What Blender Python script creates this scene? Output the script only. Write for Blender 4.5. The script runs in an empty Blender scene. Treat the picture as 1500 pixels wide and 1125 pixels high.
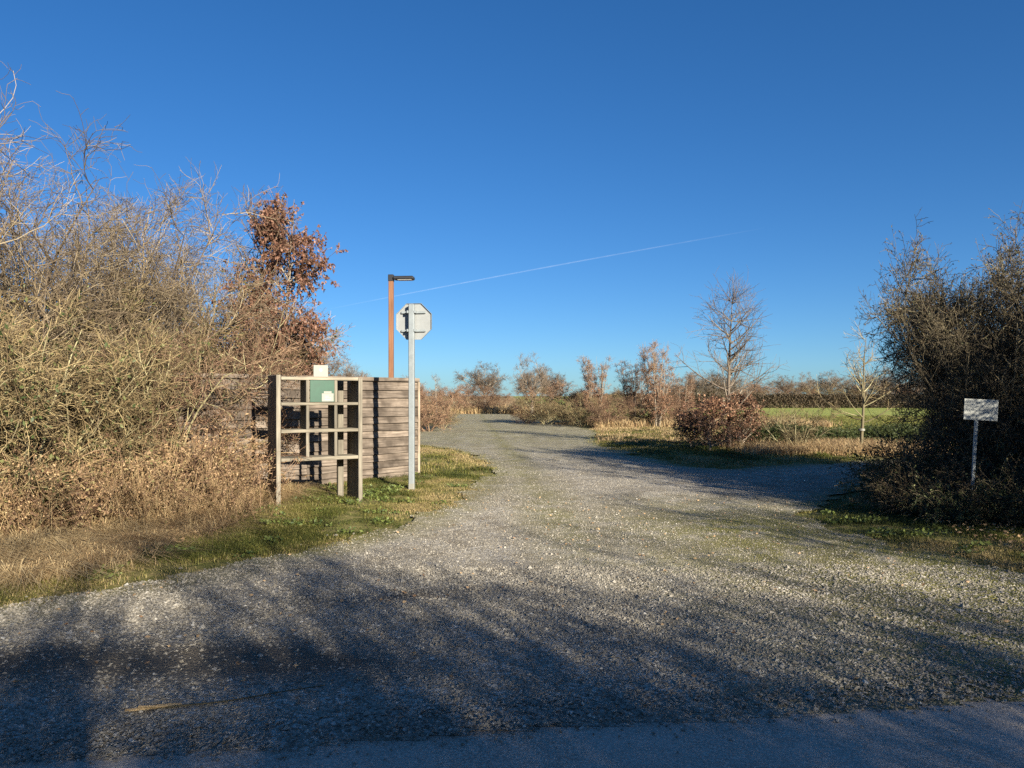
import bpy, math
import numpy as np

# ------------------------------------------------------------------ basics
F, EYE, HOR = 1100.0, 1.6, 580.0          # measured from the photo: focal length in its pixels, eye height, horizon row
SUN_AZ = math.radians(149.5)              # clockwise from +Y
SUN_EL = math.radians(18.0)
C = bpy.data.collections.new("place"); bpy.context.scene.collection.children.link(C)
sc = bpy.context.scene


def G(px, py):                            # a point of the flat ground
    Y = EYE * F / (py - HOR)
    return ((px - 750.0) * Y / F, Y)


def hash2(ix, iy, s):
    h = (ix.astype(np.int64) * 374761393 + iy.astype(np.int64) * 668265263 + s * 974711) & 0x7fffffff
    h = ((h ^ (h >> 13)) * 1274126177) & 0x7fffffff
    h = h ^ (h >> 16)
    return (h & 0xffff) / 65535.0


def vnoise(x, y, s=0):
    x = np.asarray(x, float); y = np.asarray(y, float)
    ix, iy = np.floor(x), np.floor(y)
    fx, fy = x - ix, y - iy
    fx = fx * fx * (3 - 2 * fx); fy = fy * fy * (3 - 2 * fy)
    a = hash2(ix, iy, s); b = hash2(ix + 1, iy, s); c = hash2(ix, iy + 1, s); d = hash2(ix + 1, iy + 1, s)
    return (a * (1 - fx) + b * fx) * (1 - fy) + (c * (1 - fx) + d * fx) * fy


def fbm(x, y, s=0, o=3):
    r = 0; a = .5; t = 0
    for k in range(o):
        r = r + a * vnoise(x * 2 ** k, y * 2 ** k, s + k * 17); t += a; a *= .5
    return r / t


def height(x, y):                          # gentle unevenness of the place
    x = np.asarray(x, float); y = np.asarray(y, float)
    near = np.clip(1 - (np.hypot(x, y) - 45) / 30, 0, 1)
    h = (fbm(x * .45, y * .45, 3) - .5) * .07 + (vnoise(x * 1.6, y * 1.6, 9) - .5) * .018
    flat = np.clip((y - road_edge(x) + .2) / 1.6, 0, 1)
    bank = np.clip((edge_dist(x, y) + .1) / 1.4, 0, 1)          # verges stand a little above the gravel
    return (h * flat + bank * .06 * flat) * near


def road_edge(x):
    x = np.asarray(x, float)
    return 3.56 + .145 * x + (fbm(x * 1.1, x * 0 + 2.2, 5) - .5) * .22 + (vnoise(x * 6, x * 0, 8) - .5) * .05


gravel_px = [(0, 890), (150, 866), (300, 838), (450, 806), (560, 778), (640, 748), (700, 716), (724, 692), (706, 674), (655, 658), (612, 652)]
gravel_poly = [(-16, 4.6), (-9, 5.0)] + [G(*p) for p in gravel_px] + [(-4.2, 27), (-4.6, 33), G(630, 622), G(648, 611), G(664, 606.5), G(745, 606.5),
               G(765, 611), G(775, 617), G(850, 626), G(880, 634), G(868, 646), G(905, 662), G(985, 680), G(1060, 688), G(1200, 680), G(1330, 673), (14.5, 19.5),
               (15.5, 17.2), (9.0, 15.6), G(1310, 692), G(1275, 715), G(1185, 742), G(1175, 757), G(1210, 778), G(1300, 800), G(1400, 822), G(1500, 842), (8.2, 6.0), (16, 6.6), (16, 3), (-16, 0)]
GP = np.array(gravel_poly)


def edge_dist(x, y):                       # signed distance to the gravel outline, positive outside
    x = np.asarray(x, float); y = np.asarray(y, float)
    shp = x.shape
    px, py = x.ravel(), y.ravel()
    d = np.full(px.shape, 1e9); inside = np.zeros(px.shape, bool)
    n = len(GP)
    for i in range(n):
        x1, y1 = GP[i]; x2, y2 = GP[(i + 1) % n]
        ex, ey = x2 - x1, y2 - y1
        t = np.clip(((px - x1) * ex + (py - y1) * ey) / (ex * ex + ey * ey + 1e-12), 0, 1)
        d = np.minimum(d, (px - x1 - t * ex) ** 2 + (py - y1 - t * ey) ** 2)
        if y1 != y2:
            c = ((y1 > py) != (y2 > py)) & (px < (x2 - x1) * (py - y1) / (y2 - y1) + x1)
            inside ^= c
    d = np.sqrt(d)
    return np.where(inside, -d, d).reshape(shp)


def gravel_d(x, y):                        # the outline made ragged
    return edge_dist(x, y) + (fbm(np.asarray(x) * 1.3, np.asarray(y) * 1.3, 21) - .5) * .7 + (vnoise(np.asarray(x) * 7, np.asarray(y) * 7, 4) - .5) * .16


def hz(x, y):
    return float(height(np.array([x]), np.array([y]))[0])


# ------------------------------------------------------------------ mesh from arrays
class Soup:
    def __init__(s): s.V = []; s.Q = []; s.T = []; s.tq = []; s.tt = []; s.n = 0

    def add(s, V, Q=None, T=None, tint=.5):
        V = np.asarray(V, float).reshape(-1, 3)
        for arr, dst, tin in ((Q, s.Q, s.tq), (T, s.T, s.tt)):
            if arr is None or len(arr) == 0: continue
            arr = np.asarray(arr); dst.append(arr + s.n)
            tin.append(np.broadcast_to(np.asarray(tint, float), (len(arr),)))
        s.V.append(V); s.n += len(V)

    def mesh(s, name, mat, smooth=False):
        V = np.concatenate(s.V); Q = np.concatenate(s.Q) if s.Q else np.zeros((0, 4), int); T = np.concatenate(s.T) if s.T else np.zeros((0, 3), int)
        me = bpy.data.meshes.new(name)
        me.vertices.add(len(V)); me.vertices.foreach_set("co", V.astype(np.float32).ravel())
        L = np.concatenate([Q.ravel(), T.ravel()])
        me.loops.add(len(L)); me.loops.foreach_set("vertex_index", L.astype(np.int32))
        st = np.concatenate([np.arange(len(Q)) * 4, len(Q) * 4 + np.arange(len(T)) * 3])
        me.polygons.add(len(st)); me.polygons.foreach_set("loop_start", st.astype(np.int32))
        a = me.attributes.new("tint", 'FLOAT', 'FACE')
        a.data.foreach_set("value", np.concatenate([np.zeros(0)] + s.tq + s.tt).astype(np.float32))
        me.polygons.foreach_set("use_smooth", np.full(len(st), smooth))
        me.update(calc_edges=True); me.validate()
        if mat: me.materials.append(mat)
        return me

    def obj(s, name, mat, parent=None, smooth=False):
        return link(name, s.mesh(name, mat, smooth), parent)


def link(name, data, parent=None):
    o = bpy.data.objects.new(name, data); C.objects.link(o)
    if parent: o.parent = parent
    return o


def empty(name, loc, rz=0.0, scale=1.0):
    o = bpy.data.objects.new(name, None); C.objects.link(o)
    o.empty_display_size = .2; o.location = loc; o.rotation_euler = (0, 0, rz)
    o.scale = (scale, scale, scale) if np.isscalar(scale) else scale
    return o


def tag(o, label=None, cat=None, group=None, kind=None):
    for k, v in (("label", label), ("category", cat), ("group", group), ("kind", kind)):
        if v: o[k] = v
    return o


def box(s, lo, hi, tint=.5, bev=0.0, M=None):
    """box with chamfered vertical and horizontal edges"""
    lo = np.array(lo, float); hi = np.array(hi, float)
    if bev <= 0:
        V = np.array([[x, y, z] for x in (lo[0], hi[0]) for y in (lo[1], hi[1]) for z in (lo[2], hi[2])])
        Q = [(0, 1, 3, 2), (4, 6, 7, 5), (0, 4, 5, 1), (2, 3, 7, 6), (0, 2, 6, 4), (1, 5, 7, 3)]; T = None
    else:
        b = min(bev, *(0.45 * (hi - lo)))
        V = []; ix = {}
        for i in (0, 1):
            for j in (0, 1):
                for k in (0, 1):
                    c = np.array([(lo, hi)[i][0], (lo, hi)[j][1], (lo, hi)[k][2]]); sg = np.array([1 - 2 * i, 1 - 2 * j, 1 - 2 * k])
                    for ax in range(3):
                        p = c + sg * b; p[ax] = c[ax]; ix[i, j, k, ax] = len(V); V.append(p)
        V = np.array(V); Q = []; T = []
        ring = [(0, 0), (1, 0), (1, 1), (0, 1)]
        for ax in range(3):
            for e in (0, 1):
                f = []
                for a, c in ring:
                    key = [0, 0, 0]; key[ax] = e; key[(ax + 1) % 3] = a; key[(ax + 2) % 3] = c
                    f.append(ix[key[0], key[1], key[2], ax])
                Q.append(f if e else f[::-1])
        for ax in range(3):
            a1, a2 = (ax + 1) % 3, (ax + 2) % 3
            for e1, e2 in ring:
                k0 = [0, 0, 0]; k0[a1] = e1; k0[a2] = e2; k1 = list(k0); k1[ax] = 1
                Q.append((ix[(*k0, a1)], ix[(*k0, a2)], ix[(*k1, a2)], ix[(*k1, a1)]))
        for i in (0, 1):
            for j in (0, 1):
                for k in (0, 1): T.append((ix[i, j, k, 0], ix[i, j, k, 1], ix[i, j, k, 2]))
    if M is not None: V = M(V)
    s.add(V, Q, T, tint)


def fix_normals(o):
    import bmesh
    bm = bmesh.new(); bm.from_mesh(o.data); bmesh.ops.recalc_face_normals(bm, faces=bm.faces); bm.to_mesh(o.data); bm.free()
    return o


# ------------------------------------------------------------------ materials
def new_mat(name):
    m = bpy.data.materials.new(name); m.use_nodes = True
    nt = m.node_tree; b = nt.nodes["Principled BSDF"]
    return m, nt, b


def nd(nt, typ, **kw):
    n = nt.nodes.new(typ)
    for k, v in kw.items():
        if k.startswith("i_"):
            n.inputs[k[2:].replace("_", " ")].default_value = v
        else: setattr(n, k, v)
    return n


def ramp(nt, stops, src=None, interp='LINEAR'):
    r = nt.nodes.new("ShaderNodeValToRGB"); r.color_ramp.interpolation = interp
    e = r.color_ramp.elements
    while len(e) < len(stops): e.new(.5)
    for el, (p, c) in zip(e, stops):
        el.position = p; el.color = (*c, 1) if len(c) == 3 else c
    if src: nt.links.new(src, r.inputs[0])
    return r


def mix(nt, fac, a, b, mode='MIX'):
    m = nt.nodes.new("ShaderNodeMix"); m.data_type = 'RGBA'; m.blend_type = mode
    for sock, v in ((m.inputs[0], fac), (m.inputs[6], a), (m.inputs[7], b)):
        if hasattr(v, "links"): nt.links.new(v, sock)
        elif isinstance(v, (int, float)): sock.default_value = v
        else: sock.default_value = (*v, 1)
    return m.outputs[2]


def noise_tex(nt, vec, scale, detail=4, rough=.6):
    n = nd(nt, "ShaderNodeTexNoise", i_Scale=scale, i_Detail=detail, i_Roughness=rough)
    nt.links.new(vec, n.inputs["Vector"]); return n


def objco(nt): return nd(nt, "ShaderNodeTexCoord").outputs["Object"]


def plant_mat(name, stops, rough=.75, transl=0.0, spec=.25, rand=.25):
    m, nt, b = new_mat(name)
    at = nd(nt, "ShaderNodeAttribute", attribute_name="tint")
    col = ramp(nt, stops, at.outputs["Fac"]).outputs[0]
    oi = nd(nt, "ShaderNodeObjectInfo")
    r = nd(nt, "ShaderNodeMapRange"); nt.links.new(oi.outputs["Random"], r.inputs[0])
    r.inputs[3].default_value = 1 - rand; r.inputs[4].default_value = 1 + rand
    mul = nd(nt, "ShaderNodeVectorMath", operation='SCALE'); nt.links.new(col, mul.inputs[0]); nt.links.new(r.outputs[0], mul.inputs[3])
    nt.links.new(mul.outputs[0], b.inputs["Base Color"])
    b.inputs["Roughness"].default_value = rough; b.inputs["Specular IOR Level"].default_value = spec
    if transl > 0:
        t = nd(nt, "ShaderNodeBsdfTranslucent"); nt.links.new(mul.outputs[0], t.inputs[0])
        ms = nd(nt, "ShaderNodeMixShader"); ms.inputs[0].default_value = transl
        nt.links.new(b.outputs[0], ms.inputs[1]); nt.links.new(t.outputs[0], ms.inputs[2])
        nt.links.new(ms.outputs[0], nt.nodes["Material Output"].inputs[0])
    return m


M = {}
M['bark'] = plant_mat("lichen_bark", [(0, (.08, .062, .038)), (.5, (.20, .17, .095)), (1, (.36, .32, .18))])
M['twig'] = plant_mat("thorn_twig", [(0, (.06, .042, .024)), (.5, (.195, .14, .07)), (1, (.37, .29, .15))], rand=.4)
M['graytwig'] = plant_mat('gray_thorn_twig', [(0, (.06, .045, .034)), (.5, (.17, .125, .078)), (1, (.31, .25, .16))], rand=.3)
M['redtwig'] = plant_mat("red_twig", [(0, (.07, .038, .027)), (.5, (.175, .105, .065)), (1, (.31, .21, .13))], rand=.35)
M['darktwig'] = plant_mat("dark_twig", [(0, (.03, .024, .016)), (.5, (.09, .072, .045)), (1, (.20, .165, .10))])
M['graybark'] = plant_mat("gray_bark", [(0, (.13, .10, .075)), (1, (.30, .25, .19))])
M['fartwig'] = plant_mat("far_twig", [(0, (.09, .065, .047)), (1, (.20, .155, .115))])
M['copper'] = plant_mat("copper_leaf", [(0, (.075, .036, .025)), (.5, (.205, .10, .064)), (1, (.37, .205, .14))], .5, .25)
M['brownleaf'] = plant_mat("brown_leaf", [(0, (.09, .045, .03)), (.6, (.22, .115, .07)), (1, (.33, .20, .12))], .6, .2)
M['ivy'] = plant_mat("ivy_leaf", [(0, (.025, .04, .014)), (.6, (.07, .085, .028)), (1, (.15, .15, .06))], .5, .15)
M['bramble'] = plant_mat("bramble_leaf", [(0, (.035, .024, .018)), (.45, (.10, .065, .035)), (.75, (.12, .10, .045)), (1, (.055, .07, .025))], .6, .2)
M['straw'] = plant_mat("dry_grass", [(0, (.19, .115, .06)), (.5, (.42, .29, .15)), (1, (.58, .45, .25))], .7, .25)
M['grass'] = plant_mat("verge_grass", [(0, (.055, .068, .015)), (.35, (.13, .135, .028)), (.65, (.235, .205, .065)), (1, (.38, .29, .14))], .6, .3, rand=0)
M['weed'] = plant_mat("green_weed", [(0, (.025, .038, .012)), (1, (.085, .10, .033))], .55, .25)
M['grassweed'] = plant_mat('broad_weed', [(0, (.04, .065, .018)), (1, (.16, .19, .05))], .5, .25, rand=0)
M['hedge'] = plant_mat("hedge_leaf", [(0, (.035, .03, .018)), (1, (.12, .085, .05))], .7, .1)
M['litter'] = plant_mat("leaf_litter", [(0, (.18, .105, .06)), (1, (.50, .35, .20))], .7, .1)


def simple(name, col, rough=.5, metal=0.0, dirt=.25, scale=9, bump=.0, spec=.5):
    m, nt, b = new_mat(name); co = objco(nt)
    n = noise_tex(nt, co, scale, 6, .65)
    d = ramp(nt, [(.3, tuple(c * (1 - dirt) for c in col)), (.7, col)], n.outputs[0])
    nt.links.new(d.outputs[0], b.inputs["Base Color"])
    b.inputs["Roughness"].default_value = rough; b.inputs["Metallic"].default_value = metal; b.inputs["Specular IOR Level"].default_value = spec
    if bump:
        bp = nd(nt, "ShaderNodeBump", i_Strength=bump, i_Distance=.004); nt.links.new(noise_tex(nt, co, scale * 8, 3).outputs[0], bp.inputs["Height"])
        nt.links.new(bp.outputs[0], b.inputs["Normal"])
    return m


def wood(name, lo, mid, hi, axis=0, stain=.5):
    m, nt, b = new_mat(name); co = objco(nt)
    at = nd(nt, "ShaderNodeAttribute", attribute_name="tint")
    sh = nd(nt, "ShaderNodeVectorMath", operation='SCALE'); sh.inputs[0].default_value = (13.1, 7.7, 3.3); nt.links.new(at.outputs["Fac"], sh.inputs[3])
    ad = nd(nt, "ShaderNodeVectorMath", operation='ADD'); nt.links.new(co, ad.inputs[0]); nt.links.new(sh.outputs[0], ad.inputs[1])
    mp = nd(nt, "ShaderNodeMapping"); s = [38.0, 38.0, 38.0]; s[axis] = 1.6; mp.inputs["Scale"].default_value = s; nt.links.new(ad.outputs[0], mp.inputs[0])
    g = noise_tex(nt, mp.outputs[0], 1.0, 6, .7)
    col = ramp(nt, [(.28, lo), (.5, mid), (.72, hi)], g.outputs[0]).outputs[0]
    big = noise_tex(nt, ad.outputs[0], 2.2, 3)
    col = mix(nt, ramp(nt, [(.42, (0, 0, 0)), (.66, (1, 1, 1))], big.outputs[0]).outputs[0], col, mix(nt, stain, col, lo))
    tb = nd(nt, "ShaderNodeMapRange"); nt.links.new(at.outputs["Fac"], tb.inputs[0]); tb.inputs[3].default_value = .68; tb.inputs[4].default_value = 1.22
    sc_ = nd(nt, "ShaderNodeVectorMath", operation='SCALE'); nt.links.new(col, sc_.inputs[0]); nt.links.new(tb.outputs[0], sc_.inputs[3])
    nt.links.new(sc_.outputs[0], b.inputs["Base Color"]); b.inputs["Roughness"].default_value = .85; b.inputs["Specular IOR Level"].default_value = .2
    bp = nd(nt, "ShaderNodeBump", i_Strength=.55, i_Distance=.004); nt.links.new(g.outputs[0], bp.inputs["Height"]); nt.links.new(bp.outputs[0], b.inputs["Normal"])
    return m


M['fencewood'] = wood("weathered_board", (.055, .043, .033), (.165, .132, .104), (.30, .25, .202), 0, .85)
M['postwood_z'] = wood("weathered_post", (.10, .078, .055), (.25, .205, .155), (.35, .295, .23), 2)
M['rackwood_x'] = wood('pale_rack_rail', (.11, .095, .072), (.24, .212, .162), (.35, .315, .245), 0)
M['rackwood_z'] = wood('pale_rack_post', (.09, .078, .06), (.20, .178, .14), (.31, .28, .22), 2)
M['corten'] = wood("rusty_post", (.085, .04, .023), (.16, .078, .043), (.21, .108, .062), 2, .2)
M['galv'] = simple("galvanised_steel", (.27, .30, .31), .5, .3, .22, 14)
M['signback'] = simple("sign_back_grey", (.25, .262, .262), .5, .1, .14, 7)
M['black'] = simple("black_lamp_metal", (.02, .02, .022), .45, 0, .2)
M['green'] = simple("green_enamel", (.007, .062, .033), .4, 0, .3, 11)
M['white'] = simple("white_card", (.22, .217, .187), .55, 0, .12, 18)
M['signwhite'] = simple("dirt_twig_shade_white", (.40, .41, .38), .5, 0, .35, 22)  # mottling is lichen dirt plus twig shadows painted into the colour
M['red'] = simple("red_sign_face", (.45, .02, .02), .4, 0, .1)
M['ink'] = simple("faded_ink", (.36, .39, .42), .7, 0, .2)
M['lens'] = simple("lamp_lens", (.5, .5, .48), .25, 0, .1)
M['polewood'] = simple("utility_pole_wood", (.16, .13, .10), .8, 0, .3, 5)


def gravel_mat():
    m, nt, b = new_mat("gravel"); co = objco(nt)
    v = nd(nt, "ShaderNodeTexVoronoi", i_Scale=62.0, i_Randomness=1.0); nt.links.new(co, v.inputs["Vector"])
    sep = nd(nt, "ShaderNodeSeparateColor"); nt.links.new(v.outputs["Color"], sep.inputs[0])
    stone = ramp(nt, [(0, (.16, .14, .11)), (.45, (.33, .298, .24)), (.8, (.46, .42, .35)), (1, (.60, .56, .49))], sep.outputs[0]).outputs[0]
    big = noise_tex(nt, co, .55, 6, .62)
    mid = noise_tex(nt, co, 2.3, 5, .65)
    dirt = ramp(nt, [(.48, (0, 0, 0)), (.66, (.75, .75, .75))], mid.outputs[0]).outputs[0]
    col = mix(nt, dirt, stone, (.20, .165, .115))
    # moss and thin grass towards the right hand side and along the verges, from a vertex attribute of the sheet
    at = nd(nt, "ShaderNodeAttribute", attribute_name="moss")
    ms = nd(nt, "ShaderNodeMath", operation='MULTIPLY'); nt.links.new(at.outputs["Fac"], ms.inputs[0])
    nt.links.new(ramp(nt, [(.28, (0, 0, 0)), (.50, (1, 1, 1))], mid.outputs[0]).outputs[0], ms.inputs[1])
    fine = noise_tex(nt, co, 40, 3)
    moss = ramp(nt, [(.3, (.10, .10, .025)), (.7, (.29, .26, .085))], fine.outputs[0]).outputs[0]
    col = mix(nt, ms.outputs[0], col, moss)
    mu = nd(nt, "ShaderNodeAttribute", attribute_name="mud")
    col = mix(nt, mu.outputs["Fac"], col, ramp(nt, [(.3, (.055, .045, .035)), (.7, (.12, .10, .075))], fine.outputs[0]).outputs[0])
    col = mix(nt, ramp(nt, [(.4, (0, 0, 0)), (.62, (.8, .8, .8))], big.outputs[0]).outputs[0], col, mix(nt, .55, col, (.17, .145, .105)))
    nt.links.new(col, b.inputs["Base Color"]); b.inputs["Roughness"].default_value = .9; b.inputs["Specular IOR Level"].default_value = .15
    bp = nd(nt, "ShaderNodeBump", i_Strength=.9, i_Distance=.012, invert=True); nt.links.new(v.outputs["Distance"], bp.inputs["Height"])
    bp2 = nd(nt, "ShaderNodeBump", i_Strength=.6, i_Distance=.03); nt.links.new(noise_tex(nt, co, 9, 4).outputs[0], bp2.inputs["Height"]); nt.links.new(bp.outputs[0], bp2.inputs["Normal"])
    nt.links.new(bp2.outputs[0], b.inputs["Normal"])
    return m


M['gravel'] = gravel_mat()
m, nt, b = new_mat("loose_stone")
at = nd(nt, "ShaderNodeAttribute", attribute_name="tint")
nt.links.new(ramp(nt, [(0, (.12, .107, .086)), (.45, (.24, .217, .177)), (.8, (.34, .312, .262)), (1, (.52, .49, .43))], at.outputs["Fac"]).outputs[0], b.inputs["Base Color"])
b.inputs["Roughness"].default_value = .85; b.inputs["Specular IOR Level"].default_value = .2
M['stone'] = m

m, nt, b = new_mat("asphalt"); co = objco(nt)
v = nd(nt, "ShaderNodeTexVoronoi", i_Scale=120.0); nt.links.new(co, v.inputs["Vector"])
sp = nd(nt, "ShaderNodeSeparateColor"); nt.links.new(v.outputs["Color"], sp.inputs[0])
col = ramp(nt, [(0, (.21, .175, .135)), (.7, (.37, .315, .25)), (1, (.50, .44, .36))], sp.outputs[0]).outputs[0]
col = mix(nt, ramp(nt, [(.4, (0, 0, 0)), (.7, (.6, .6, .6))], noise_tex(nt, co, 1.6, 6, .65).outputs[0]).outputs[0], col, (.45, .39, .32))
nt.links.new(col, b.inputs["Base Color"]); b.inputs["Roughness"].default_value = .8
bp = nd(nt, "ShaderNodeBump", i_Strength=.5, i_Distance=.004); nt.links.new(v.outputs["Distance"], bp.inputs["Height"]); nt.links.new(bp.outputs[0], b.inputs["Normal"])
M['asphalt'] = m

m, nt, b = new_mat("meadow"); co = objco(nt)
n1 = noise_tex(nt, co, .35, 5); n2 = noise_tex(nt, co, 5.5, 6, .7); n3 = noise_tex(nt, co, 45, 3)
col = ramp(nt, [(.30, (.085, .095, .025)), (.5, (.16, .15, .05)), (.66, (.26, .20, .095)), (.8, (.33, .25, .14))], n2.outputs[0]).outputs[0]
at = nd(nt, "ShaderNodeAttribute", attribute_name="field")
fld = ramp(nt, [(.3, (.19, .225, .052)), (.7, (.32, .33, .09))], n1.outputs[0]).outputs[0]
col = mix(nt, at.outputs["Fac"], col, fld)
at2 = nd(nt, "ShaderNodeAttribute", attribute_name="dry")
col = mix(nt, at2.outputs["Fac"], col, ramp(nt, [(.3, (.22, .15, .08)), (.7, (.50, .37, .20))], n3.outputs[0]).outputs[0])
nt.links.new(col, b.inputs["Base Color"]); b.inputs["Roughness"].default_value = .95; b.inputs["Specular IOR Level"].default_value = .1
bp = nd(nt, "ShaderNodeBump", i_Strength=.8, i_Distance=.05); nt.links.new(n2.outputs[0], bp.inputs["Height"])
bp2 = nd(nt, "ShaderNodeBump", i_Strength=.7, i_Distance=.015); nt.links.new(n3.outputs[0], bp2.inputs["Height"]); nt.links.new(bp.outputs[0], bp2.inputs["Normal"])
nt.links.new(bp2.outputs[0], b.inputs["Normal"])
M['meadow'] = m


# ------------------------------------------------------------------ the setting
def axis_steps(lo, hi, step_near, n0, n1, growth=1.25):
    a = list(np.arange(n0, n1 + 1e-6, step_near)); s = step_near
    x = n0; left = []
    while x > lo: s *= growth; x -= s; left.append(max(x, lo))
    s = step_near; x = a[-1]; right = []
    while x < hi: s *= growth; x += s; right.append(min(x, hi))
    return np.array(left[::-1] + a + right)


def sheet(name, xs, ys, mat, keep=None, zoff=0.0, attrs=None, zf=height):
    X, Y = np.meshgrid(xs, ys, indexing='ij')
    Z = zf(X, Y) + (zoff(X, Y) if callable(zoff) else zoff)
    nx, ny = X.shape
    idx = np.arange(nx * ny).reshape(nx, ny)
    q = np.stack([idx[:-1, :-1], idx[1:, :-1], idx[1:, 1:], idx[:-1, 1:]], -1).reshape(-1, 4)
    if keep is not None:
        cx = (X[:-1, :-1] + X[1:, 1:]) / 2; cy = (Y[:-1, :-1] + Y[1:, 1:]) / 2
        q = q[keep(cx, cy).ravel()]
    used, inv = np.unique(q, return_inverse=True)
    V = np.stack([X.ravel(), Y.ravel(), Z.ravel()], -1)[used]
    s = Soup(); s.add(V, inv.reshape(-1, 4))
    o = s.obj(name, mat, smooth=True)
    for an, fn in (attrs or {}).items():
        a = o.data.attributes.new(an, 'FLOAT', 'POINT'); a.data.foreach_set("value", fn(V[:, 0], V[:, 1]).astype(np.float32))
    return o


def f_field(x, y):
    e = (fbm(x * .3, y * .3, 31) - .5) * 3
    return np.clip((y + e - 24 - np.clip((11 - x) * .7, 0, 12)) / 3, 0, 1) * np.clip((x - 3.5 + e) / 3, 0, 1)


def f_dry(x, y):
    r = fbm(x * .9, y * .9, 41)
    left = np.clip((-3.25 - x) / .8, 0, 1) * np.clip((14 - y) / 2, 0, 1) * np.clip((edge_dist(x, y) - .35) / .7, 0, 1)
    far = np.clip((y - 24) / 3, 0, 1) * (np.clip((4 - x) / 3, 0, 1)) * .8
    mid = np.clip((y - 18.5) / 1.5, 0, 1) * np.clip((27 - y) / 2, 0, 1) * np.clip((x - 6) / 1.5, 0, 1) * .8
    isl = np.clip((x - 2.5) / 1, 0, 1) * np.clip((y - 23) / 3, 0, 1) * np.clip((38 - y) / 4, 0, 1) * .7
    return np.clip(np.maximum.reduce([left, far, mid, isl]) * np.clip((r - .22) * 3.2, 0, 1), 0, 1)


gx = axis_steps(-4000, 4000, .25, -16, 18); gy = axis_steps(-3000, 6000, .25, -6, 40)
ground = sheet("ground", gx, gy, M['meadow'], zoff=lambda x, y: np.where(gravel_d(x, y) < -.45, -.05, np.where(y < road_edge(x), -.03, 0)) - .012, attrs={"field": f_field, "dry": f_dry})
tag(ground, kind="structure")


def f_moss(x, y):
    e = -edge_dist(x, y)
    right = np.clip((x - .8 - (y - 4) * -.12) / 2.2, 0, 1) * np.clip((12.5 - y) / 3, 0, 1) * 1.0
    rim = np.clip(1 - e / .8, 0, 1) * .9
    centre = np.clip(1 - np.abs(x - (1.2 - .06 * y)) / .8, 0, 1) * np.clip((y - 5) / 4, 0, 1) * .75
    far = np.clip((y - 16) / 10, 0, 1) * .5
    return np.clip(np.maximum.reduce([right, rim, centre, far]), 0, 1) * (y > 3.5)


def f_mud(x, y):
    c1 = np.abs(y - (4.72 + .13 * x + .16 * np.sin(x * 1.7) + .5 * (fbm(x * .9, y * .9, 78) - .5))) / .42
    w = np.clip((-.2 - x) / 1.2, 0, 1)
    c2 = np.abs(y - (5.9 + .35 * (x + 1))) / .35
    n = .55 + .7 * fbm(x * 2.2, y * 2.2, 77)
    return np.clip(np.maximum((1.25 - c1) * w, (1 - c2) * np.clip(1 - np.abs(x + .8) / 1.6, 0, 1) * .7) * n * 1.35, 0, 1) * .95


vx = np.concatenate([np.arange(-16, -7, .2), np.arange(-7, 8, .05), np.arange(8, 16, .2)]); vy = np.concatenate([np.arange(2.6, 12, .05), np.arange(12, 24, .1), np.arange(24, 70, .25)])
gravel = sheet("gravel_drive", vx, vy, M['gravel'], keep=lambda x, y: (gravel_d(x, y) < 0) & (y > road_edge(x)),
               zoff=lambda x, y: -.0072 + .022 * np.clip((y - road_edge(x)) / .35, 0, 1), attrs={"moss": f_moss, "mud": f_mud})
tag(gravel, kind="structure")
rx = np.arange(-40, 40.1, .5)
s = Soup()
rows = [(-3.2), (-1.5), (0.5), (2.4), (4.2)]
V = np.array([[x, r + .145 * x, -.008] for r in rows for x in rx]); n = len(rx)
Q = [(j * n + i, j * n + i + 1, (j + 1) * n + i + 1, (j + 1) * n + i) for j in range(len(rows) - 1) for i in range(n - 1)]
s.add(V, Q); tag(s.obj("road", M['asphalt']), kind="structure")

# ------------------------------------------------------------------ growing branches
rng = np.random.default_rng(11)


def norm(v): return v / (np.linalg.norm(v, axis=-1, keepdims=True) + 1e-9)


def polyline(start, d, L, n, wig, trop, r=rng):
    B = len(start); P = np.zeros((B, n, 3)); P[:, 0] = start; d = norm(d); st = (L / (n - 1))[:, None]
    for k in range(1, n):
        P[:, k] = P[:, k - 1] + d * st
        d = norm(d + r.normal(0, wig, (B, 3)) + np.array(trop) / (n - 1))
    return P


def taper(B, n, r0, r1):
    t = np.linspace(0, 1, n)[None]
    r0 = np.broadcast_to(np.asarray(r0, float).reshape(-1, 1), (B, 1)); r1 = np.broadcast_to(np.asarray(r1, float).reshape(-1, 1), (B, 1))
    return r0 + (r1 - r0) * t


def sample(P, idx, t):
    n = P.shape[1]; f = np.clip(t, 0, .999) * (n - 1); i = f.astype(int); u = (f - i)[:, None]
    a, b_ = P[idx, i], P[idx, i + 1]
    return a * (1 - u) + b_ * u, norm(b_ - a), i


def grow(P, R, per, tr, L, ang, n, wig, trop, rmax, rtip, fall=.5, r=rng):
    B = len(P); Cn = int(B * per)
    idx = np.repeat(np.arange(B), int(math.ceil(per)))[:] if per >= 1 else r.choice(B, Cn, replace=False)
    Cn = len(idx)
    t = r.uniform(tr[0], tr[1], Cn)
    p, d, i = sample(P, idx, t)
    q = norm(np.cross(d, r.normal(0, 1, (Cn, 3))))
    a = np.radians(r.normal(ang, ang * .25, Cn))[:, None]
    dd = d * np.cos(a) + q * np.sin(a)
    ln = L * r.uniform(.5, 1.25, Cn) * (1 - fall * t)
    P2 = polyline(p, dd, ln, n, wig, trop, r)
    r0 = np.minimum(rmax * r.uniform(.7, 1.1, Cn), R[idx, i] * .85)
    return P2, taper(Cn, n, r0, np.minimum(r0, rtip))


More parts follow.
